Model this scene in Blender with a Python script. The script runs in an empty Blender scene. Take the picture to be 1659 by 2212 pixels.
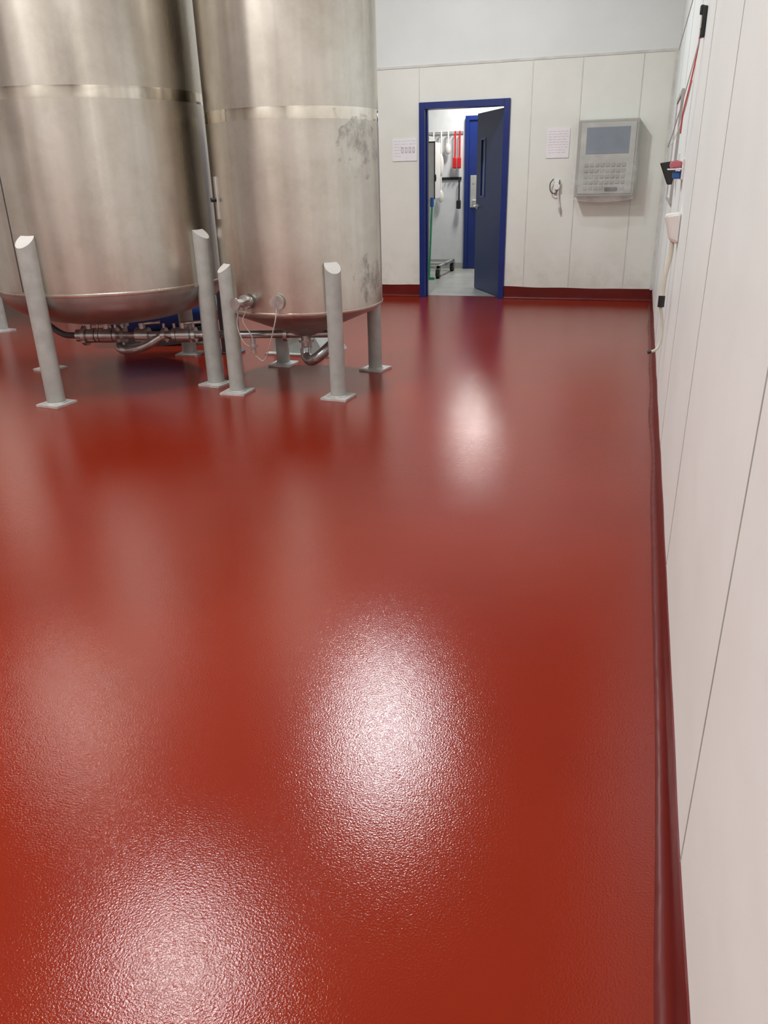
import bpy, bmesh, math, random
from mathutils import Vector, Matrix, noise
random.seed(7)
S=bpy.context.scene
COL=S.collection
S.view_settings.view_transform='Standard'

# ------------------------------------------------------------------ materials
def newmat(name):
    m=bpy.data.materials.new(name);m.use_nodes=True
    nt=m.node_tree;b=nt.nodes["Principled BSDF"]
    return m,nt,b
def coords(nt,scale=(1,1,1),kind="Object"):
    tc=nt.nodes.new("ShaderNodeTexCoord");mp=nt.nodes.new("ShaderNodeMapping")
    mp.inputs["Scale"].default_value=scale
    nt.links.new(tc.outputs[kind],mp.inputs["Vector"]);return mp.outputs["Vector"]
def noise_n(nt,vec,scale,detail=4,rough=.5):
    n=nt.nodes.new("ShaderNodeTexNoise");n.inputs["Scale"].default_value=scale
    n.inputs["Detail"].default_value=detail;n.inputs["Roughness"].default_value=rough
    nt.links.new(vec,n.inputs["Vector"]);return n.outputs["Fac"]
def ramp(nt,fac,stops):
    r=nt.nodes.new("ShaderNodeValToRGB");e=r.color_ramp.elements
    while len(e)<len(stops): e.new(.5)
    for i,(p,c) in enumerate(stops):
        e[i].position=p;e[i].color=(*c,1) if len(c)==3 else c
    nt.links.new(fac,r.inputs["Fac"]);return r.outputs["Color"]
def bump(nt,b,h,strength,dist=.01):
    n=nt.nodes.new("ShaderNodeBump");n.inputs["Strength"].default_value=strength
    n.inputs["Distance"].default_value=dist
    nt.links.new(h,n.inputs["Height"]);nt.links.new(n.outputs["Normal"],b.inputs["Normal"]);return n
def simple(name,col,rough=.5,metal=0,var=.12,scale=8,bmp=0.0):
    m,nt,b=newmat(name);v=coords(nt)
    f=noise_n(nt,v,scale,4)
    c0=tuple(x*(1-var) for x in col);c1=tuple(min(1,x*(1+var)) for x in col)
    nt.links.new(ramp(nt,f,[(.3,c0),(.7,c1)]),b.inputs["Base Color"])
    b.inputs["Roughness"].default_value=rough;b.inputs["Metallic"].default_value=metal
    if bmp: bump(nt,b,noise_n(nt,v,scale*6,3),bmp,.003)
    return m

# red resin floor
M_floor,nt,b=newmat("red_resin")
v=coords(nt)
f=noise_n(nt,v,1.3,3)
nt.links.new(ramp(nt,f,[(.3,(.215,.0150,.0032)),(.7,(.240,.0185,.0048)) ]),b.inputs["Base Color"])
b.inputs["Roughness"].default_value=.145
b.inputs["IOR"].default_value=1.45
n1=noise_n(nt,v,200,2,.55);n2=noise_n(nt,v,14,2)
ad=nt.nodes.new("ShaderNodeMath");ad.operation="MULTIPLY_ADD";ad.inputs[1].default_value=.3
nt.links.new(n2,ad.inputs[0]);nt.links.new(n1,ad.inputs[2])
bump(nt,b,ad.outputs[0],.165,.0038)
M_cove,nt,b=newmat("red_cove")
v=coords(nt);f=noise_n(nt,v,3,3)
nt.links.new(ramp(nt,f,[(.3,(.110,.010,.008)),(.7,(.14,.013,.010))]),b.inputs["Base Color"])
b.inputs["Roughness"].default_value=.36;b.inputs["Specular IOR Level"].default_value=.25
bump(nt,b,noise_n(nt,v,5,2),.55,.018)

def wallmat(name,c0,c1,rough,stain=True):
    m,nt,b=newmat(name);v=coords(nt)
    f=noise_n(nt,v,1.6,5,.6)
    c=ramp(nt,f,[(.3,c0),(.7,c1)])
    if stain:
        tc=nt.nodes.new("ShaderNodeTexCoord");sx=nt.nodes.new("ShaderNodeSeparateXYZ")
        nt.links.new(tc.outputs["Object"],sx.inputs[0])
        mr=nt.nodes.new("ShaderNodeMapRange");mr.inputs[1].default_value=.1;mr.inputs[2].default_value=.7
        mr.inputs[3].default_value=1;mr.inputs[4].default_value=0
        nt.links.new(sx.outputs["Z"],mr.inputs[0])
        f2=noise_n(nt,v,4,6,.7)
        r2=ramp(nt,f2,[(.48,(0,0,0)),(.78,(1,1,1))])
        mu=nt.nodes.new("ShaderNodeMath");mu.operation="MULTIPLY"
        nt.links.new(mr.outputs[0],mu.inputs[0]);nt.links.new(r2,mu.inputs[1])
        mu2=nt.nodes.new("ShaderNodeMath");mu2.operation="MULTIPLY";mu2.inputs[1].default_value=.5
        nt.links.new(mu.outputs[0],mu2.inputs[0])
        mx=nt.nodes.new("ShaderNodeMix");mx.data_type="RGBA"
        nt.links.new(mu2.outputs[0],mx.inputs[0]);nt.links.new(c,mx.inputs[6]);mx.inputs[7].default_value=(.38,.33,.26,1)
        c=mx.outputs[2]
    nt.links.new(c,b.inputs["Base Color"]);b.inputs["Roughness"].default_value=rough
    bump(nt,b,noise_n(nt,v,2.2,3),.25,.03)
    return m
M_wall=wallmat("wall_panel",(.71,.72,.655),(.78,.79,.73),.42)
M_wallR=wallmat("wall_panel_side",(.79,.85,.835),(.84,.90,.885),.45,False)
M_upper=wallmat("wall_upper",(.70,.725,.70),(.75,.775,.755),.5,False)
M_seam=simple("panel_seam",(.42,.42,.39),.6)
M_seamW=simple("white_trim",(.60,.60,.56),.5)
M_ceil=simple("ceiling_paint",(.45,.45,.44),.8)
M_conc=simple("annex_concrete",(.36,.37,.35),.35,var=.2,scale=3)
M_annex=simple("annex_wall",(.66,.69,.72),.5,var=.04)
M_blue=simple("blue_paint",(.008,.024,.155),.3,var=.08)
M_blued=simple("blue_door_paint",(.008,.021,.095),.4,var=.08)
M_bluem=simple("blue_motor",(.01,.07,.30),.4)
M_grey=simple("grey_painted_steel",(.42,.44,.42),.35,var=.10,scale=14,bmp=.15)
M_cap=simple("leg_cap",(.66,.66,.64),.4,var=.06)
M_foot=simple("foot_plate_paint",(.52,.52,.50),.4,var=.2,scale=20)
M_black=simple("black_plastic",(.015,.015,.017),.4)
M_white=simple("white_plastic",(.75,.74,.71),.4,var=.04)
M_ivory=simple("aged_white_plastic",(.62,.59,.50),.4,var=.06)
M_red=simple("red_plastic",(.60,.012,.018),.4)
M_pink=simple("pink_cable",(.62,.10,.11),.5)
M_green=simple("green_plastic",(.01,.33,.13),.4)
M_bluep=simple("blue_plastic",(.02,.13,.42),.4)
M_paper=simple("paper",(.80,.79,.81),.7,var=.03)
M_ink=simple("grey_ink",(.48,.46,.51),.7)
M_dark=simple("dark_grey_mark",(.10,.10,.11),.6)
M_inkp=simple("pink_ink",(.64,.42,.47),.7)
M_panel=simple("panel_grey",(.36,.36,.33),.45,var=.05)
M_screen=simple("screen_glass",(.20,.24,.28),.3,var=.05)
M_key=simple("keys",(.46,.46,.43),.5)
M_hose=simple("dark_hose",(.07,.07,.08),.4)
M_steel=simple("polished_steel",(.54,.56,.56),.22,.80,var=.25,scale=20)
M_gapfill=simple("grey_blue_gap_filler",(.10,.12,.15),.4,var=.1)
M_lock=simple("lock_plate",(.60,.60,.59),.35,.7)
M_tape=simple("clear_tape_red",(.50,.13,.16),.35)

def tankmat(name,base,dark,rough,metal=1.0):
    m,nt,b=newmat(name)
    v=coords(nt,(1,1,.05));f=noise_n(nt,v,2.0,4,.55)
    c=ramp(nt,f,[(.32,dark),(.44,base),(.54,tuple(min(1,x*1.16) for x in base)),(.62,base),(.72,dark)])  # vertical streaks, with broad reflection bands painted into the base colour
    v2=coords(nt,(1,1,1));f2=noise_n(nt,v2,2.4,8,.72)
    c2=ramp(nt,f2,[(.42,(1,1,1)),(.56,(.91,.90,.88)),(.72,(.78,.77,.75))])
    mx=nt.nodes.new("ShaderNodeMix");mx.data_type="RGBA";mx.blend_type="MULTIPLY";mx.inputs[0].default_value=1
    nt.links.new(c,mx.inputs[6]);nt.links.new(c2,mx.inputs[7])
    nt.links.new(mx.outputs[2],b.inputs["Base Color"])
    b.inputs["Metallic"].default_value=metal
    v3=coords(nt,(1,1,.05));f3=noise_n(nt,v3,7,4)
    mr=nt.nodes.new("ShaderNodeMapRange");mr.inputs[1].default_value=.3;mr.inputs[2].default_value=.7;mr.inputs[3].default_value=rough-.06;mr.inputs[4].default_value=rough+.08
    nt.links.new(f3,mr.inputs[0]);nt.links.new(mr.outputs[0],b.inputs["Roughness"])
    v4=coords(nt,(1.6,1.6,.30));bump(nt,b,noise_n(nt,v4,1.8,2),.8,.02)
    return m
M_tank=tankmat("brushed_stainless",(.67,.635,.575),(.54,.505,.45),.30)
M_band=tankmat("polished_weld_band",(.84,.79,.70),(.34,.31,.26),.11)
M_dish=tankmat("dull_shaded_dish_steel",(.42,.43,.42),(.32,.325,.31),.42,.75)  # tank steel with underside shade put into its colour
M_smudge,nt,b=newmat("etched_smudge")
b.inputs["Metallic"].default_value=1;b.inputs["Roughness"].default_value=.5
b.inputs["Base Color"].default_value=(.36,.35,.33,1)
v=coords(nt,(1,1,.8));f=noise_n(nt,v,9,6,.72)
r=ramp(nt,f,[(.46,(0,0,0)),(.68,(.55,.55,.55))]);nt.links.new(r,b.inputs["Alpha"])

M_film,nt,b=newmat("clear_plastic_film")
b.inputs["Base Color"].default_value=(.70,.71,.68,1);b.inputs["Roughness"].default_value=.14
v=coords(nt,(1,1,1.6));f=noise_n(nt,v,7,3,.5)
sx=nt.nodes.new("ShaderNodeSeparateXYZ");nt.links.new(coords(nt),sx.inputs[0])
mz=nt.nodes.new("ShaderNodeMapRange");mz.inputs[1].default_value=-.05;mz.inputs[2].default_value=.12;mz.inputs[3].default_value=1;mz.inputs[4].default_value=.2
nt.links.new(sx.outputs["Z"],mz.inputs[0])
mr=nt.nodes.new("ShaderNodeMapRange");mr.inputs[1].default_value=.40;mr.inputs[2].default_value=.66;mr.inputs[3].default_value=.14;mr.inputs[4].default_value=.36
nt.links.new(f,mr.inputs[0])
mu=nt.nodes.new("ShaderNodeMath");mu.operation="MULTIPLY";nt.links.new(mr.outputs[0],mu.inputs[0]);nt.links.new(mz.outputs[0],mu.inputs[1])
nt.links.new(mu.outputs[0],b.inputs["Alpha"])
bump(nt,b,noise_n(nt,v,7,3,.55),.6,.012)

# ------------------------------------------------------------------ geometry helpers
def obj(name,verts,faces,mats,parent=None,smooth=False,mi=None,label=None,bevel=0):
    o0=Vector(parent["_o"]) if parent is not None else Vector((0,0,0))
    me=bpy.data.meshes.new(name)
    me.from_pydata([tuple(Vector(v)-o0) for v in verts],[],faces);me.update()
    if not isinstance(mats,(list,tuple)): mats=[mats]
    for m in mats: me.materials.append(m)
    if mi:
        for p,i in zip(me.polygons,mi): p.material_index=i
    bm=bmesh.new();bm.from_mesh(me);bmesh.ops.recalc_face_normals(bm,faces=bm.faces);bm.to_mesh(me);bm.free()
    if smooth:
        me.shade_smooth()
        try: me.set_sharp_from_angle(angle=math.radians(35))
        except Exception: pass
    o=bpy.data.objects.new(name,me);COL.objects.link(o)
    if parent is not None:
        o.parent=parent;o["_o"]=list(o0)
    else: o["_o"]=[0,0,0]
    if label: o["label"]=label
    if bevel:
        md=o.modifiers.new("bevel","BEVEL");md.width=bevel;md.segments=2;md.limit_method='ANGLE'
    return o
def thing(name,loc,label,cat,group=None):
    e=bpy.data.objects.new(name,None);COL.objects.link(e);e.location=loc;e.empty_display_size=.1
    e["_o"]=list(loc);e["label"]=label;e["category"]=cat
    if group: e["group"]=group
    return e
def boxg(x0,x1,y0,y1,z0,z1):
    v=[(x0,y0,z0),(x1,y0,z0),(x1,y1,z0),(x0,y1,z0),(x0,y0,z1),(x1,y0,z1),(x1,y1,z1),(x0,y1,z1)]
    f=[(0,3,2,1),(4,5,6,7),(0,1,5,4),(1,2,6,5),(2,3,7,6),(3,0,4,7)];return v,f
def join(parts):
    V=[];F=[];MI=[]
    for p in parts:
        v,f=p[0],p[1];i=p[2] if len(p)>2 else 0
        n=len(V);V+=list(v);F+=[tuple(a+n for a in q) for q in f];MI+=[i]*len(f)
    return V,F,MI
def boxes(name,lst,mats,parent=None,bevel=0,label=None):
    V,F,MI=join([(*boxg(*b[:6]),b[6] if len(b)>6 else 0) for b in lst])
    return obj(name,V,F,mats,parent,mi=MI,bevel=bevel,label=label)
def obox(c,ax,size):
    c=Vector(c);X,Y,Z=[Vector(a) for a in ax];s=[k/2 for k in size]
    v,f=boxg(-s[0],s[0],-s[1],s[1],-s[2],s[2])
    return [tuple(c+X*a+Y*b_+Z*d) for a,b_,d in v],f
def lathe(prof,c=(0,0),n=96,z=0):
    V=[];F=[]
    for (r,zz) in prof:
        for i in range(n):
            a=2*math.pi*i/n;V.append((c[0]+r*math.cos(a),c[1]+r*math.sin(a),zz+z))
    for j in range(len(prof)-1):
        for i in range(n):
            k=(i+1)%n;F.append((j*n+i,j*n+k,(j+1)*n+k,(j+1)*n+i))
    return V,F
def catmull(pts,sub=8):
    pts=[Vector(p) for p in pts]
    if len(pts)<3: return pts
    P=[pts[0]*2-pts[1]]+pts+[pts[-1]*2-pts[-2]];out=[]
    for i in range(1,len(P)-2):
        for s in range(sub):
            t=s/sub;a,b_,c,d=P[i-1],P[i],P[i+1],P[i+2]
            out.append(.5*((2*b_)+(c-a)*t+(2*a-5*b_+4*c-d)*t*t+(3*b_-a-3*c+d)*t**3))
    out.append(pts[-1]);return out
def tube(pts,r,n=12,smooth=True,caps=True,rs=None):
    P=catmull(pts) if smooth else [Vector(p) for p in pts]
    V=[];F=[]
    t=(P[1]-P[0]).normalized();u=t.orthogonal().normalized()
    for i,p in enumerate(P):
        if i==0: t=(P[1]-P[0])
        elif i==len(P)-1: t=(P[-1]-P[-2])
        else: t=(P[i+1]-P[i-1])
        t=t.normalized();u=(u-t*u.dot(t)).normalized();w=t.cross(u)
        rr=rs[i] if rs else r
        for k in range(n):
            a=2*math.pi*k/n;V.append(tuple(p+(u*math.cos(a)+w*math.sin(a))*rr))
    for i in range(len(P)-1):
        for k in range(n):
            l=(k+1)%n;F.append((i*n+k,i*n+l,(i+1)*n+l,(i+1)*n+k))
    if caps:
        F.append(tuple(range(n)));F.append(tuple((len(P)-1)*n+k for k in range(n)))
    return V,F
def cyl(a,b_,r,n=24,r2=None):
    return tube([a,b_],r,n,smooth=False,rs=[r,r2 if r2 is not None else r])
def ellipsoid(c,rx,ry,rz,n=20,m=12):
    V=[];F=[]
    for j in range(m+1):
        t=math.pi*j/m
        for i in range(n):
            a=2*math.pi*i/n;V.append((c[0]+rx*math.sin(t)*math.cos(a),c[1]+ry*math.sin(t)*math.sin(a),c[2]+rz*math.cos(t)))
    for j in range(m):
        for i in range(n):
            k=(i+1)%n;F.append((j*n+i,j*n+k,(j+1)*n+k,(j+1)*n+i))
    return V,F
def struct(o): o["kind"]="structure";return o

# ------------------------------------------------------------------ room shell
W=.205; D=9.66; H0=-3.2; XL=-9.6; ZC=4.6; ZS=2.53
struct(boxes("floor",[(XL-.15,W+.15,H0-.15,D+.14,-.12,0)],[M_floor]))
struct(boxes("ceiling",[(XL,W,H0,D,ZC,ZC+.1)],[M_ceil]))
OX0,OX1,OZ=-2.50,-1.57,2.10
sw=.005
lst=[(XL-.15,OX0,D,D+.14,0,ZS,0),(OX1,W+.15,D,D+.14,0,ZS,0),(OX0,OX1,D,D+.14,OZ,ZS,0),(XL-.15,W+.15,D,D+.14,ZS,ZC+.1,1),
     (XL,W,D-.006,D,ZS-.012,ZS+.012,3)]
for x,z0 in [(-2.56,2.17),(-1.28,.13),(-.75,.13),(-.13,.13),(-3.8,.13),(-5.0,.13),(-6.2,.13),(-7.4,.13),(-8.6,.13)]:
    lst.append((x-sw,x+sw,D-.003,D,z0,ZS-.012,2))
struct(boxes("wall_back",lst,[M_wall,M_upper,M_seamW,M_seamW]))
lst=[(W,W+.15,H0-.15,D,0,ZS,0),(W,W+.15,H0-.15,D,ZS,ZC+.1,1),(W-.006,W,H0,D,ZS-.012,ZS+.012,3)]
y=1.26-1.31*3
while y<D:
    if y>H0: lst.append((W-.0015,W,y-.0025,y+.0025,.13,ZS-.012,2))
    y+=1.31
lst.append((W-.03,W,D-.03,D,.13,ZS,3))
struct(boxes("wall_right",lst,[M_wallR,M_upper,M_seam,M_seamW]))
struct(boxes("wall_left",[(XL-.15,XL,H0-.15,D,0,ZC+.1)],[M_upper]))
struct(boxes("wall_front",[(XL,W,H0-.15,H0,0,ZC+.1)],[M_upper]))

def cove(name,p0,p1,nrm,zc,out,steps):
    p0=Vector(p0);p1=Vector(p1);nrm=Vector(nrm);V=[];F=[]
    prof=[(0,zc+.001),(.004,zc)]+[(.006+(out-.006)*(1-math.cos(a))**1.3, .032*(1-math.sin(a))+.001) for a in [i*math.pi/2/8 for i in range(9)]]
    m=len(prof)
    for s in range(steps+1):
        t=s/steps;p=p0.lerp(p1,t);L=(p-p0).length
        wob=.016*noise.noise(Vector((L*2.3,1.7,nrm.x*3)));wo2=.012*noise.noise(Vector((L*1.3,9.1,nrm.y*5)))
        for j,(o,z) in enumerate(prof):
            oo=o+(wo2*(j/(m-1))) if j>1 else o
            zz=z+(wob if j<2 else 0)
            q=p+nrm*oo;V.append((q.x,q.y,zz))
    for s in range(steps):
        for j in range(m-1):
            F.append((s*m+j,(s+1)*m+j,(s+1)*m+j+1,s*m+j+1))
    return struct(obj(name,V,F,[M_cove],smooth=True))
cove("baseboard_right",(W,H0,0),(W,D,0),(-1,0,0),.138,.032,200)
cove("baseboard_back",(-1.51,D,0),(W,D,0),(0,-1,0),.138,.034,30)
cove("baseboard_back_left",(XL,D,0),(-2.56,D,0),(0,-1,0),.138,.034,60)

fy0,fy1=D-.03,D+.16
struct(boxes("trim_1",[(-2.56,OX0+.008,fy0,fy1,0,2.165),(OX1-.008,-1.51,fy0,fy1,0,2.165),(OX0+.0085,OX1-.0085,fy0,fy1,2.095,2.165),
   (OX0+.0085,OX0+.023,D+.05,D+.07,0,2.09),(OX1-.023,OX1-.0085,D+.05,D+.07,0,2.09)],[M_blue],bevel=.002))
hx,hy=-1.58,D+.10
dirv=Vector((-.44,.76,0)).normalized();nv=Vector((dirv.y,-dirv.x,0))*-1
Lw=.885
door=thing("door_1",(hx,hy,0),"blue steel door standing ajar","door")
del door["category"];door["kind"]="structure"
ax=(dirv,nv,Vector((0,0,1)))
zs0,zs1=1.15,1.78;s0,s1=Lw-.30,Lw-.17
parts=[]
def lb(a0,a1,z0,z1,th=.044,off=0):
    return obox(Vector((hx,hy,0))+dirv*((a0+a1)/2)+nv*off+Vector((0,0,(z0+z1)/2)),ax,(a1-a0,th,z1-z0))
for q in [(0,s0,.01,2.08),(s1,Lw,.01,2.08),(s0,s1,.01,zs0),(s0,s1,zs1,2.08)]: parts.append(lb(*q))
V,F,MI=join(parts);obj("door_leaf",V,F,[M_blued],door)
V,F,MI=join([lb(s0-.02,s0,zs0-.02,zs1+.02,.056),lb(s1,s1+.02,zs0-.02,zs1+.02,.056),lb(s0,s1,zs0-.02,zs0,.056),lb(s0,s1,zs1,zs1+.02,.056)])
obj("window_frame",V,F,[M_blue],door)
V,F=lb(s0,s1,zs0,zs1,.008);obj("window_pane",V,F,[M_screen],door)
parts=[]
for sgn in (1,-1):
    base=Vector((hx,hy,1.02))+dirv*(Lw-.06)+nv*(sgn*.022)
    parts.append(cyl(base,base+nv*sgn*.012,.030));parts.append(cyl(base,base+nv*sgn*.06,.012))
    parts.append(tube([base+nv*sgn*.055,base+nv*sgn*.06-dirv*.05,base+nv*sgn*.058-dirv*.12],.012))
V,F,MI=join(parts);obj("lever_handle",V,F,[M_lock],door,smooth=True)
V,F=lb(Lw-.001,Lw+.002,.92,1.10,.028);obj("latch_plate",V,F,[M_lock],door)
for z in (.25,1.05,1.85):
    V,F=cyl((hx+.012,hy-.025,z-.05),(hx+.012,hy-.025,z+.05),.009);obj("hinge",V,F,[M_blue],door,smooth=True)

# ------------------------------------------------------------------ annex room behind the door
AY=12.8;AXL=-4.3;AXR=-1.2;AZ=2.9
struct(boxes("floor_annex",[(AXL-.1,AXR+.1,D+.14,AY+.1,-.12,0)],[M_conc]))
struct(boxes("ceiling_annex",[(AXL,AXR,D+.14,AY,AZ,AZ+.1)],[M_ceil]))
dx0,dx1=-2.66,-1.68
struct(boxes("wall_annex_back",[(AXL-.1,AXR+.1,AY,AY+.1,0,AZ+.1)],[M_annex]))
struct(boxes("wall_annex_left",[(AXL-.1,AXL,D+.14,AY,0,AZ+.1)],[M_annex]))
struct(boxes("wall_annex_right",[(AXR,AXR+.1,D+.14,AY,0,AZ+.1)],[M_annex]))
struct(boxes("baseboard_annex",[(AXL,dx0,AY-.012,AY,0,.09)],[M_conc]))
d2=thing("door_2",((dx0+dx1)/2,AY,0),"closed blue steel door","door");del d2["category"];d2["kind"]="structure"
boxes("door_frame",[(dx0,dx0+.06,AY-.07,AY,0,2.2),(dx1-.06,dx1,AY-.07,AY,0,2.2),(dx0+.0605,dx1-.0605,AY-.07,AY,2.14,2.2)],[M_blue],d2,bevel=.002)
boxes("door_leaf",[(dx0+.061,dx1-.061,AY-.045,AY,.01,2.139)],[M_blue],d2)
boxes("lock_plate",[(dx0+.09,dx0+.19,AY-.052,AY-.045,.92,1.38)],[M_lock],d2,bevel=.002)
V,F,MI=join([cyl((dx0+.14,AY-.05,1.28),(dx0+.14,AY-.062,1.28),.018),cyl((dx0+.14,AY-.05,1.02),(dx0+.14,AY-.10,1.02),.014),cyl((dx0+.14,AY-.10,1.02),(dx0+.27,AY-.10,1.02),.011)])
obj("lever_handle",V,F,[M_lock],d2,smooth=True)

def rail(name,x0,x1,z,label,mat,hooks):
    t=thing(name,((x0+x1)/2,AY,z),label,"tool rack")
    boxes("rail_bar",[(x0,x1,AY-.02,AY,z-.02,z+.02)],[mat],t,bevel=.003)
    for x in hooks:
        V,F=tube([(x,AY-.02,z),(x,AY-.04,z-.012),(x,AY-.058,z-.005),(x,AY-.06,z+.02)],.005,8);obj("hook",V,F,[mat],t,smooth=True)
rail("tool_rail",-3.35,-2.70,1.98,"grey wall rail with hooks for cleaning tools",M_lock,(-3.3,-3.22,-3.15,-3.09,-3.03,-2.92,-2.87,-2.81,-2.74))
rail("tool_rail",-3.15,-2.72,1.34,"black wall rail with hooks on white wall",M_black,(-3.12,-3.03,-2.95,-2.89,-2.82,-2.74))
def brush(name,x,ztop,L,mat,label,cat,hw=.05,hh=.16,grp=None):
    t=thing(name,(x,AY-.07,ztop),label,cat,grp)
    y=AY-.078
    V,F=tube([(x,y,ztop),(x,y,ztop-L*.3),(x,y-.005,ztop-(L-hh))],.013,10);obj("handle",V,F,[mat],t,smooth=True)
    V,F,MI=join([obox((x,y-.005,ztop-L+hh/2),((1,0,0),(0,1,0),(0,0,1)),(hw*.9,.03,hh)),obox((x,y-.03,ztop-L+hh/2),((1,0,0),(0,1,0),(0,0,1)),(hw*1.15,.035,hh*.92))])
    obj("brush_head",V,F,[mat],t,bevel=.01)
for x in (-2.81,-2.74): brush("brush",x,2.0,.52,M_red,"red long-handled cleaning brush hanging from a rail","brush",grp="red brushes on the rail")
brush("brush",-2.74,1.36,.46,M_black,"black brush hanging from the lower rail","brush",.06,.13)
def scoop(x,zt,L):
    t=thing("scoop",(x,AY-.07,zt),"white plastic scoop hanging from a rail","scoop","white scoops on the rail")
    y=AY-.078
    V,F=tube([(x,y,zt),(x,y,zt-L*.6)],.013,10,smooth=False);obj("handle",V,F,[M_white],t,smooth=True)
    V,F=ellipsoid((x,y-.01,zt-L*.8),.045,.03,L*.27);obj("scoop_bowl",V,F,[M_white],t,smooth=True)
for x,zt,L in [(-3.03,2.0,.58),(-3.15,2.0,.36),(-2.92,2.0,.30),(-3.03,1.36,.34)]: scoop(x,zt,L)

tr=thing("trolley",(-2.98,11.75,0),"grey steel trolley on black casters carrying a white cabinet","trolley")
ex0,ex1,ey0,ey1=-3.30,-2.74,11.45,12.45
boxes("base_frame",[(ex0,ex1,ey0,ey0+.05,.14,.18),(ex0,ex1,ey1-.05,ey1,.14,.18),(ex0,ex0+.05,ey0,ey1,.14,.18),(ex1-.05,ex1,ey0,ey1,.14,.18),(ex0,ex1,ey0+.4,ey0+.45,.14,.18)],[M_lock],tr,bevel=.003)
for x in (ex0+.03,ex1-.03):
    for yy in (ey0+.03,ey1-.03):
        obj("caster",*cyl((x-.025,yy,.065),(x+.025,yy,.065),.065),[M_black],tr,smooth=True)
        boxes("caster_fork",[(x-.037,x-.027,yy-.02,yy+.02,.05,.14),(x+.027,x+.037,yy-.02,yy+.02,.05,.14),(x-.037,x+.037,yy-.025,yy+.025,.13,.145)],[M_lock],tr)
boxes("post",[(-3.28,-3.24,11.83,11.87,.16,1.1)],[M_lock],tr)
boxes("post",[(-3.03,-2.99,11.86,11.90,.16,1.1)],[M_lock],tr)
boxes("cabinet_body",[(-3.32,-2.86,11.6,11.98,1.08,1.82)],[M_white],tr,bevel=.01)
boxes("cabinet_edge_seal",[(-2.862,-2.85,11.595,11.61,1.08,1.82),(-3.32,-2.85,11.595,11.61,1.815,1.83)],[M_black],tr)
V,F=ellipsoid((-2.84,11.59,1.36),.012,.02,.05);obj("latch",V,F,[M_black],tr,smooth=True)
boxes("top_tray",[(-3.2,-2.95,11.65,11.9,1.825,1.90)],[M_panel],tr,bevel=.01)
mp=thing("squeegee",(-2.92,11.38,0),"green-handled squeegee leaning on the trolley with blue grip","squeegee")
V,F=cyl((-2.87,11.34,.03),(-2.88,11.55,1.0),.013);obj("handle",V,F,[M_green],mp,smooth=True)
V,F=cyl((-2.88,11.545,.98),(-2.882,11.562,1.10),.028);obj("grip",V,F,[M_bluep],mp,smooth=True)
boxes("blade",[(-2.97,-2.79,11.32,11.35,0,.035)],[M_green],mp,bevel=.004)

# ------------------------------------------------------------------ tanks
def tank(c,r,zr,depth,kind,zb,ztop,legs,legtop,label,lr=.058):
    t=thing("storage_tank",(c[0],c[1],0),label,"tank","stainless storage tanks")
    hb=.034
    obj("shell",*lathe([(r,zr),(r,zb-hb)],c,160),[M_tank],t,smooth=True)
    obj("shell_upper",*lathe([(r,zb+hb),(r,ztop)],c,160),[M_tank],t,smooth=True)
    obj("weld_band",*lathe([(r,zb-hb),(r+.0014,zb-.018),(r+.0006,zb),(r+.0014,zb+.018),(r,zb+hb)],c,160),[M_band],t,smooth=True)
    obj("rim_weld",*lathe([(r-.001,zr+.012),(r+.004,zr+.008),(r+.005,zr),(r+.003,zr-.010),(r-.01,zr-.014)],c,160),[M_tank],t,smooth=True)
    if kind=="dish":
        pr=[(r*math.cos(a)**.8,zr-depth*math.sin(a)) for a in [i*math.pi/2/16 for i in range(16)]]+[(.05,zr-depth)]
    else:
        pr=[(r,zr),(r-.008,zr-.018),(r-.03,zr-.035),(.07,zr-depth),(.05,zr-depth)]
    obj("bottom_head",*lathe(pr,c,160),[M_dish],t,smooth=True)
    obj("top_head",*lathe([(r*math.cos(a),ztop+.2*math.sin(a)) for a in [i*math.pi/2/10 for i in range(11)]],c,96),[M_tank],t,smooth=True)
    z0=zr-depth
    V,F,MI=join([cyl((c[0],c[1],z0+.02),(c[0],c[1],z0-.10),.038),cyl((c[0],c[1],z0-.035),(c[0],c[1],z0-.055),.056)])
    obj("outlet_pipe",V,F,[M_steel],t,smooth=True)
    for (lx,ly) in legs:
        d=Vector((c[0]-lx,c[1]-ly,0)).normalized()
        n=28;V=[];F=[]
        for zz in (0,1):
            for i in range(n):
                a=2*math.pi*i/n;px,py=lr*math.cos(a),lr*math.sin(a)
                z=.012 if zz==0 else legtop-.035+ (px*d.x+py*d.y)*.75
                V.append((lx+px,ly+py,z))
        for i in range(n): F.append((i,(i+1)%n,n+(i+1)%n,n+i))
        F.append(tuple(range(n,2*n)))
        lg=obj("leg",V,F,[M_grey,M_cap],t,smooth=True,mi=[0]*n+[1])
        ang=random.uniform(-.25,.25)
        X=Vector((math.cos(ang),math.sin(ang),0));Y=Vector((-X.y,X.x,0))
        V,F=obox((lx,ly,.007),(X,Y,(0,0,1)),(.19,.19,.014))
        V2,F2=tube([(lx+(lr+.004)*math.cos(a),ly+(lr+.004)*math.sin(a),.016) for a in [k*math.pi/8 for k in range(17)]],.007,8,smooth=False,caps=False)
        V,F,MI=join([(V,F),(V2,F2)])
        obj("foot_plate",V,F,[M_foot],lg)
    return t
R1,R2=.81,.577
T1=tank((-3.75,5.15),R1,.73,.28,"dish",1.92,2.85,[(-3.77,4.31),(-2.93,5.06),(-3.70,5.99),(-4.57,5.23)],1.12,"large brushed stainless tank with dished bottom on grey legs",.062)
T2=tank((-2.30,5.35),R2,.575,.235,"cone",1.775,2.75,[(-2.66,4.88),(-1.89,4.90),(-1.90,5.77),(-2.70,5.78)],.91,"narrower brushed stainless tank with conical bottom and sample ports",.054)
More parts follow.
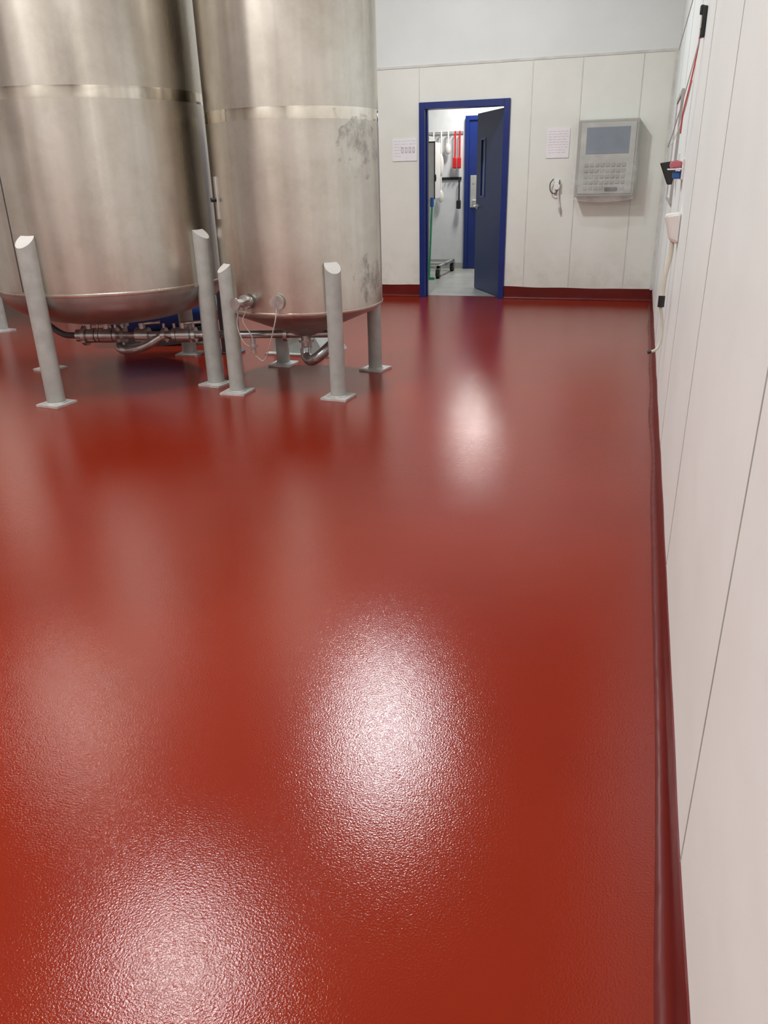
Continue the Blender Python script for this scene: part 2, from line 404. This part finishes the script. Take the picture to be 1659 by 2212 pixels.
T3=tank((-6.90,7.15),.80,.73,.28,"dish",1.92,2.85,[(-6.32,6.64),(-7.45,6.6),(-6.35,7.75),(-7.5,7.7)],1.12,"stainless tank standing behind the others near the wall",.062)

def onshell(c,r,ang,z): return (c[0]+r*math.cos(ang),c[1]+r*math.sin(ang),z)
c1=(-3.75,5.15);c2=(-2.30,5.35)
def seamstrip(name,c,r,ang,z0,z1,w,mat,parent):
    V=[];F=[];n=30
    for i in range(n+1):
        z=z0+(z1-z0)*i/n
        for s in (-w/2,w/2): V.append(onshell(c,r,ang+s/r,z))
    for i in range(n): F.append((2*i,2*i+1,2*i+3,2*i+2))
    return obj(name,V,F,[mat],parent)
face1=math.atan2(-c1[1],-c1[0]);face2=math.atan2(-c2[1],-c2[0])
seamstrip("vertical_weld",c1,R1+.0015,face1-math.radians(47),.75,1.87,.008,M_hose,T1)
def patch(c,r,a0,a1,z0,z1,mat,parent,name):
    V=[];F=[];n=40;ac,zc=(a0+a1)/2,(z0+z1)/2
    V.append(onshell(c,r,ac,zc))
    for ring in (1,2,3,4):
        for i in range(n):
            t=2*math.pi*i/n;k=(ring/4)*(1+.45*noise.noise(Vector((math.cos(t)*2,math.sin(t)*2,a0*5+z0))))
            V.append(onshell(c,r,ac+(a1-a0)/2*k*math.cos(t),zc+(z1-z0)/2*k*math.sin(t)))
    for i in range(n): F.append((0,1+i,1+(i+1)%n))
    for q in range(3):
        for i in range(n):
            j=(i+1)%n;F.append((1+q*n+i,1+q*n+j,1+(q+1)*n+j,1+(q+1)*n+i))
    return obj(name,V,F,[mat],parent,smooth=True)
patch(c2,R2+.0015,face2+math.radians(26),face2+math.radians(70),1.42,1.74,M_smudge,T2,"etched_patch")
patch(c2,R2+.0015,face2+math.radians(36),face2+math.radians(72),.62,.92,M_smudge,T2,"etched_patch")

def port(ang,z,L,parent,valve):
    d=Vector((math.cos(ang),math.sin(ang),0));p=Vector(onshell(c2,.57,ang,z))
    parts=[cyl(p,p+d*L,.030),cyl(p+d*(L-.02),p+d*(L-.008),.048),cyl(p+d*(L-.006),p+d*(L+.006),.048),cyl(p+d*.004,p+d*.010,.040)]
    if valve:
        s=Vector((-d.y,d.x,0))
        parts+= [cyl(p+d*(L+.006),p+d*(L+.08),.028),cyl(p+d*(L+.08),p+d*(L+.09),.042),cyl(p+d*(L+.03)-s*.01,p+d*(L+.03)+s*.09+Vector((0,0,.03)),.011)]
    V,F,MI=join(parts);obj("sample_port",V,F,[M_steel],parent,smooth=True)
    return p+d*L
pa=port(face2-math.radians(40),.655,.05,T2,True)
pb=port(face2-math.radians(17),.66,.035,T2,False)
for a,m1,m2,b_ in [(pa+Vector((-.03,-.02,-.03)),pa+Vector((-.05,-.03,-.14)),pa+Vector((-.02,-.03,-.25)),pa+Vector((.02,0,-.30))),
                 (pa+Vector((.02,0,-.04)),pa+Vector((-.01,-.02,-.12)),pa+Vector((.04,-.01,-.22)),pa+Vector((.03,.02,-.34))),
                 (pb+Vector((0,-.01,-.04)),pb+Vector((-.02,-.03,-.15)),pa+Vector((.11,.02,-.38)),pa+Vector((.04,.02,-.36)))]:
    V,F=tube([a,m1,m2,b_],.004,6);obj("hanging_cable",V,F,[M_key],T2,smooth=True)
V,F,MI=join([cyl(pa+Vector((.03,.02,-.34)),pa+Vector((.03,.02,-.24)),.018),cyl(pa+Vector((.03,.02,-.30)),pa+Vector((.03,.02,-.285)),.032)])
obj("hanging_spray_ball",V,F,[M_steel],T2,smooth=True)
ga=face2-math.radians(66)
d=Vector((math.cos(ga),math.sin(ga),0));s=Vector((-d.y,d.x,0))
V,F,MI=join([obox(Vector(onshell(c2,R2+.005,ga,1.30)),(s,d,(0,0,1)),(.03,.01,.26))])
gp=obj("thermowell_plate",V,F,[M_lock],T2)
p=Vector(onshell(c2,R2+.008,ga,1.29));V,F=cyl(p,p+d*.035,.014);obj("thermowell_knob",V,F,[M_black],gp,smooth=True)
rp=thing("gap_filler_pipe",(-3.37,6.15,0),"added dark grey-blue pipe imitating the reflected strip between the tanks","pipe")
V,F,MI=join([cyl((-3.37,6.15,0.0),(-3.37,6.15,4.6),.085,28),cyl((-3.37,6.15,0.0),(-3.37,6.15,.015),.12,28)]);obj("pipe_body",V,F,[M_gapfill],rp,smooth=True)  # added pipe, stands in for the dark reflection strip between the tanks

# ------------------------------------------------------------------ pipework
pz=.345
pp=thing("drain_pipe",(-3.0,5.25,pz),"stainless process pipe with clamps running under both tanks","pipe")
V,F,MI=join([tube([(-3.96,4.98,pz),(-3.4,5.10,pz),(-2.85,5.22,pz),(-2.05,5.40,pz)],.029,16,smooth=False)]);obj("pipe_run",V,F,[M_steel],pp,smooth=True)
dv=Vector((1.91,.42,0)).normalized();Z=Vector((0,0,1))
for t in (0,.10,.24,.30,.62,.70,.85,1.55,1.9):
    q=Vector((-3.96,4.98,pz))+dv*t
    V,F,MI=join([cyl(q-dv*.014,q+dv*.014,.055 if t else .075),cyl(q+Z*.045,q+Z*.085,.010)]);obj("clamp",V,F,[M_steel],pp,smooth=True)
for t in (.03,.17,.45,.77):
    q=Vector((-3.96,4.98,pz))+dv*t
    V,F,MI=join([cyl(q-dv*.05,q+dv*.05,.056),cyl(q,q+Z*.09,.024),cyl(q+Z*.085-dv*.01,q+Z*.095+dv*.14,.013)]);obj("butterfly_valve",V,F,[M_steel],pp,smooth=True)
q=Vector((-3.96,4.98,pz))
V,F,MI=join([cyl(q-dv*.02,q-dv*.07,.046)]);obj("end_ferrule",V,F,[M_steel],pp,smooth=True)
V,F=tube([(-3.75,5.15,.38),(-3.75,5.12,.30),(-3.73,5.06,.245),(-3.64,5.03,.235),(-3.50,5.06,.27),(-3.38,5.10,.335)],.036,14);obj("branch_elbow",V,F,[M_steel],pp,smooth=True)
V,F=tube([(-2.30,5.33,.24),(-2.29,5.31,.19),(-2.24,5.27,.165),(-2.17,5.25,.20),(-2.08,5.30,.28),(-2.05,5.38,.34)],.040,16);obj("outlet_elbow",V,F,[M_steel],pp,smooth=True)
hs=thing("flexible_hose",(-4.1,5.05,.35),"dark flexible hose connected to the drain valve","hose")
V,F=tube([(-4.035,4.963,.345),(-4.14,4.96,.35),(-4.26,4.99,.39),(-4.38,5.05,.44),(-4.47,5.12,.50),(-4.53,5.17,.57)],.024,12)
obj("hose_tube",V,F,[M_hose],hs,smooth=True)

mt=thing("pump",(-4.20,6.40,0),"blue electric motor pump on steel base beneath the tank","pump")
a=Vector((-4.58,6.22,.24));bb=Vector((-3.78,6.52,.31));dd=(bb-a).normalized()
V,F,MI=join([cyl(a,bb,.15,36),cyl(a-dd*.03,a,.12,36),cyl(bb,bb+dd*.03,.165,36)]);obj("motor",V,F,[M_bluem],mt,smooth=True)
V,F,MI=join([cyl(bb+dd*.03,bb+dd*.12,.11,36)]);obj("pump_casing",V,F,[M_steel],mt,smooth=True)
V,F,MI=join([obox(((a+bb)/2).to_tuple()[:2]+(.06,),(dd,Vector((-dd.y,dd.x,0)).normalized(),(0,0,1)),(.75,.22,.12))]);obj("base",V,F,[M_hose],mt)
sb=thing("equipment_stand",(-2.72,6.35,0),"low grey sheet-steel equipment stand on the floor","stand")
V=[(-2.98,6.18,.0),(-2.46,6.12,.0),(-2.40,6.5,.0),(-2.95,6.55,.0),(-2.98,6.22,.20),(-2.60,6.20,.17),(-2.50,6.45,.17),(-2.95,6.5,.20)]
F=[(0,1,5,4),(1,2,6,5),(2,3,7,6),(3,0,4,7),(4,5,6,7)]
obj("folded_body",V,F,[M_grey],sb)
boxes("floor_flange",[(-3.02,-2.42,6.10,6.18,0,.012)],[M_foot],sb)

# ------------------------------------------------------------------ back wall fittings
def notice(x0,x1,z0,z1,label,ink,rows,icons):
    t=thing("notice",((x0+x1)/2,D,(z0+z1)/2),label,"sign")
    boxes("paper_sheet",[(x0,x1,D-.008,D-.004,z0,z1)],[M_paper],t)
    L=[];w=x1-x0;h=z1-z0
    for i in range(rows):
        z=z1-h*(.10+.8*i/rows)
        x=x0+w*.08
        while x<x1-w*.12:
            q=random.uniform(.02,.05)
            if not(icons and z<z1-h*.28 and x>x0+w*.32): L.append((x,min(x+q,x1-w*.06),D-.0088,D-.0082,z-.004,z))
            x+=q+.010
    boxes("printing",L,[ink],t)
    if icons:
        for i in range(4):
            xx=x0+w*(.36+.15*i)
            boxes("picture",[(xx,xx+w*.10,D-.0088,D-.0082,z0+h*.35,z0+h*.62),(xx+w*.03,xx+w*.07,D-.0092,D-.0088,z0+h*.42,z0+h*.56,1)],[M_ink,M_paper],t)
notice(-2.89,-2.59,1.56,1.80,"white paper notice with small pictures on the wall",M_ink,6,True)
notice(-1.09,-.84,1.545,1.845,"white paper notice with faint pink print",M_inkp,9,False)

cp=thing("control_panel",(-.43,D,1.5),"grey wall control panel wrapped in clear plastic film","control panel")
px0,px1,pz0,pz1,pd=-.735,-.105,1.14,1.905,.19
boxes("enclosure",[(px0,px1,D-pd,D-.0045,pz0,pz1)],[M_panel],cp,bevel=.012)
boxes("bezel",[(px0+.03,px1-.03,D-pd-.008,D-pd,pz0+.03,pz1-.03)],[M_key],cp,bevel=.004)
boxes("screen",[(px0+.09,px1-.09,D-pd-.012,D-pd-.004,1.57,1.83)],[M_screen],cp,bevel=.003)
for i in range(8):
    for j in range(5):
        if j==4 and i in (4,5,6): continue
        x=px0+.09+i*.056;z=1.48-j*.058
        boxes("key",[(x,x+.038,D-pd-.016,D-pd-.006,z-.036,z)],[M_panel],cp,bevel=.003)
boxes("keypad_display",[(px0+.32,px0+.45,D-pd-.018,D-pd-.006,1.20,1.235)],[M_dark],cp)
bm=bmesh.new();nx,nz=46,54
gx0,gx1,gz0,gz1=px0-.03,px1+.02,1.085,1.925
rows=[]
for j in range(nz+1):
    row=[]
    for i in range(nx+1+8):
        tz=j/nz;z=gz0+(gz1-gz0)*tz
        if i<4: x=gx0;yy=D-.014-(pd+.008)*i/4
        elif i>nx+4: x=gx1;yy=D-(pd+.022)+(pd+.008)*(i-nx-4)/4
        else: x=gx0+(gx1-gx0)*(i-4)/nx;yy=D-pd-.022
        low=max(0,1-tz*2.2)
        nn=noise.noise(Vector((x*7+z*5,z*6-x*4,3)))*.014+noise.noise(Vector((x*14+z*12,z*11,1)))*.003
        ax_=noise.noise(Vector((x*4,z*5,8)))*.02
        dyy=(nn-.01)*(.35+1.4*low)
        edge=1-abs((x-(gx0+gx1)/2)/((gx1-gx0)/2))**2
        x2=x+(ax_-.025)*low if x<(gx0+gx1)/2 else x+(ax_-.02)*low
        z2=z+ax_*.5*low*edge+.03*low*(1-edge)
        row.append(bm.verts.new((x2-cp.location.x,min(yy+dyy,D-pd-.018 if 4<=i<=nx+4 else D-.010)-cp.location.y,z2-cp.location.z)))
    rows.append(row)
for j in range(nz):
    for i in range(len(rows[0])-1): bm.faces.new((rows[j][i],rows[j][i+1],rows[j+1][i+1],rows[j+1][i]))
me=bpy.data.meshes.new("plastic_film");bm.to_mesh(me);bm.free();me.materials.append(M_film);me.shade_smooth()
o=bpy.data.objects.new("plastic_film",me);COL.objects.link(o);o.parent=cp;o["label"]="wrinkled clear plastic film"

hk=thing("hose_hook",(-.95,D,1.25),"white wall hook with a short white cord hanging","hook")
V,F,MI=join([obox((-.945,D-.011,1.24),((1,0,0),(0,1,0),(0,0,1)),(.07,.02,.13)),cyl((-.945,D-.02,1.25),(-.945,D-.06,1.25),.035)]);obj("hook_body",V,F,[M_white],hk,bevel=.003)
V,F=tube([(-.985,D-.04,1.33),(-1.02,D-.05,1.28),(-1.01,D-.05,1.20),(-.96,D-.05,1.18),(-.925,D-.05,1.24),(-.915,D-.05,1.32)],.006,8);obj("ring",V,F,[M_hose],hk,smooth=True)
V,F=tube([(-.93,D-.04,1.22),(-.92,D-.04,1.12),(-.90,D-.03,1.03)],.009,8);obj("cord",V,F,[M_white],hk,smooth=True)
V,F=cyl((-.90,D-.03,1.03),(-.895,D-.03,.975),.013);obj("cord_end",V,F,[M_key],hk,smooth=True)

# ------------------------------------------------------------------ right wall fittings
fr=thing("notice_board",(W,6.95,1.55),"narrow framed notice board on the panelled wall","notice board")
boxes("frame",[(W-.02,W,6.45,6.48,1.17,1.92),(W-.02,W,7.42,7.45,1.17,1.92),(W-.02,W,6.4805,7.4195,1.89,1.92),(W-.02,W,6.4805,7.4195,1.17,1.20)],[M_seam],fr)
boxes("board",[(W-.010,W,6.48,7.42,1.20,1.89)],[M_paper],fr)

bw=thing("scoop_holder",(W,5.95,1.42),"black plastic wedge holder fixed to the wall","holder")
V=[(W-.12,5.95,1.445),(W-.005,5.95,1.460),(W-.005,6.02,1.460),(W-.12,6.02,1.445),(W-.060,5.95,1.31),(W-.030,5.95,1.31),(W-.030,6.02,1.31),(W-.060,6.02,1.31)]
obj("wedge_body",V,[(0,1,5,4),(1,2,6,5),(2,3,7,6),(3,0,4,7),(4,5,6,7),(0,3,2,1)],[M_black],bw,bevel=.006)
boxes("back_plate",[(W-.006,W,5.90,6.07,1.29,1.50)],[M_white],bw)

td=thing("tape_dispenser",(W,5.15,1.40),"red and blue tape dispenser mounted on the wall","dispenser")
boxes("bracket",[(W-.085,W,5.05,5.30,1.402,1.410),(W-.012,W,5.05,5.30,1.35,1.46)],[M_paper],td,bevel=.003)
boxes("red_roll",[(W-.075,W-.012,5.08,5.24,1.412,1.45)],[M_tape],td,bevel=.012)
boxes("blue_roll",[(W-.055,W-.012,5.08,5.20,1.355,1.395)],[M_bluep],td,bevel=.010)

tp=thing("probe_thermometer",(W,4.58,2.04),"black handheld probe on a hook with pink cable","thermometer")
V,F,MI=join([obox((W-.011,4.58,2.05),((0,1,0),(1,0,0),(0,0,1)),(.05,.022,.13)),obox((W-.024,4.58,2.10),((0,1,0),(1,0,0),(0,0,1)),(.03,.02,.04))]);obj("probe_body",V,F,[M_black],tp,bevel=.006)
boxes("label_window",[(W-.026,W-.021,4.55,4.575,2.02,2.06)],[M_key],tp)
V,F=tube([(W-.02,4.58,1.98),(W-.04,4.62,1.85),(W-.065,4.72,1.70),(W-.09,4.85,1.57),(W-.10,4.98,1.52),(W-.07,5.12,1.56),(W-.03,5.22,1.70),(W-.012,5.10,1.85)],.003,6);obj("thin_cable",V,F,[M_seam],tp,smooth=True)
V,F=tube([(W-.02,4.58,1.99),(W-.025,4.62,1.9),(W-.035,4.66,1.80),(W-.05,4.72,1.68),(W-.05,4.80,1.58)],.004,6);obj("pink_cable",V,F,[M_pink],tp,smooth=True)

sp=thing("spray_gun",(W,4.75,1.1),"white wall-mounted holder with hanging wand and black connector","sprayer")
V=[(W-.085,4.70,1.185),(W,4.66,1.20),(W,4.86,1.19),(W-.085,4.84,1.18),(W-.050,4.70,1.05),(W,4.66,1.03),(W,4.86,1.03),(W-.050,4.84,1.06)]
obj("holder",V,[(0,1,5,4),(1,2,6,5),(2,3,7,6),(3,0,4,7),(4,5,6,7),(0,3,2,1)],[M_white],sp,bevel=.018)
V,F=tube([(W-.03,4.73,1.05),(W-.030,4.72,.97),(W-.045,4.70,.87),(W-.05,4.68,.76)],.013,10);obj("wand",V,F,[M_ivory],sp,smooth=True)
V,F=cyl((W-.05,4.68,.76),(W-.05,4.68,.70),.018);obj("connector",V,F,[M_black],sp,smooth=True)
V,F=tube([(W-.05,4.68,.70),(W-.034,4.68,.62),(W-.028,4.66,.53),(W-.045,4.64,.475),(W-.075,4.62,.46)],.008,8);obj("hose_tail",V,F,[M_ivory],sp,smooth=True)
V,F=cyl((W-.075,4.62,.46),(W-.095,4.62,.455),.010);obj("hose_tip",V,F,[M_black],sp,smooth=True)

# ------------------------------------------------------------------ lights
def lamp(x,y,z,size,power,col,sx=None):
    L=bpy.data.lights.new("ceiling_lamp","AREA");L.shape='RECTANGLE';L.size=size;L.size_y=sx or size
    L.energy=power;L.color=col
    o=bpy.data.objects.new("ceiling_lamp",L);COL.objects.link(o);o.location=(x,y,z);return o
CW=(1,.985,.96);WW=(1,.93,.84)
lamp(-2.2,6.65,4.45,.32,140,(.93,.98,1))
lamp(-5.75,5.85,4.45,.6,34,WW)
lamp(-2.95,3.45,4.45,.6,72,CW)
lamp(-6.3,2.6,4.45,.7,68,WW)
lamp(-1.6,.4,4.45,.9,98,CW)
lamp(-4.2,-1.2,4.45,.9,112,CW)
lamp(-2.28,12.0,2.85,.26,50,(1,.95,.88),.5)
w=bpy.data.worlds.new("world");S.world=w;w.use_nodes=True
w.node_tree.nodes["Background"].inputs[0].default_value=(.6,.58,.55,1);w.node_tree.nodes["Background"].inputs[1].default_value=.1

# ------------------------------------------------------------------ camera
f,th,ro,ps,Hc=1663.103,0.4124,-0.0254,0.3117,1.4143
R0=Vector((math.cos(ps),math.sin(ps),0));Fv=Vector((-math.sin(ps)*math.cos(th),math.cos(ps)*math.cos(th),-math.sin(th)))
U0=Vector((-math.sin(ps)*math.sin(th),math.cos(ps)*math.sin(th),math.cos(th)))
R=R0*math.cos(ro)+U0*math.sin(ro);U=-R0*math.sin(ro)+U0*math.cos(ro)
cam=bpy.data.cameras.new("camera");co=bpy.data.objects.new("camera",cam);COL.objects.link(co)
M=Matrix((R,U,-Fv)).transposed().to_4x4();M.translation=Vector((0,0,Hc));co.matrix_world=M
cam.sensor_fit='VERTICAL';cam.sensor_height=36;cam.lens=f*36/2212;cam.clip_start=.02
S.camera=co
for o in bpy.data.objects:
    if "_o" in o: del o["_o"]
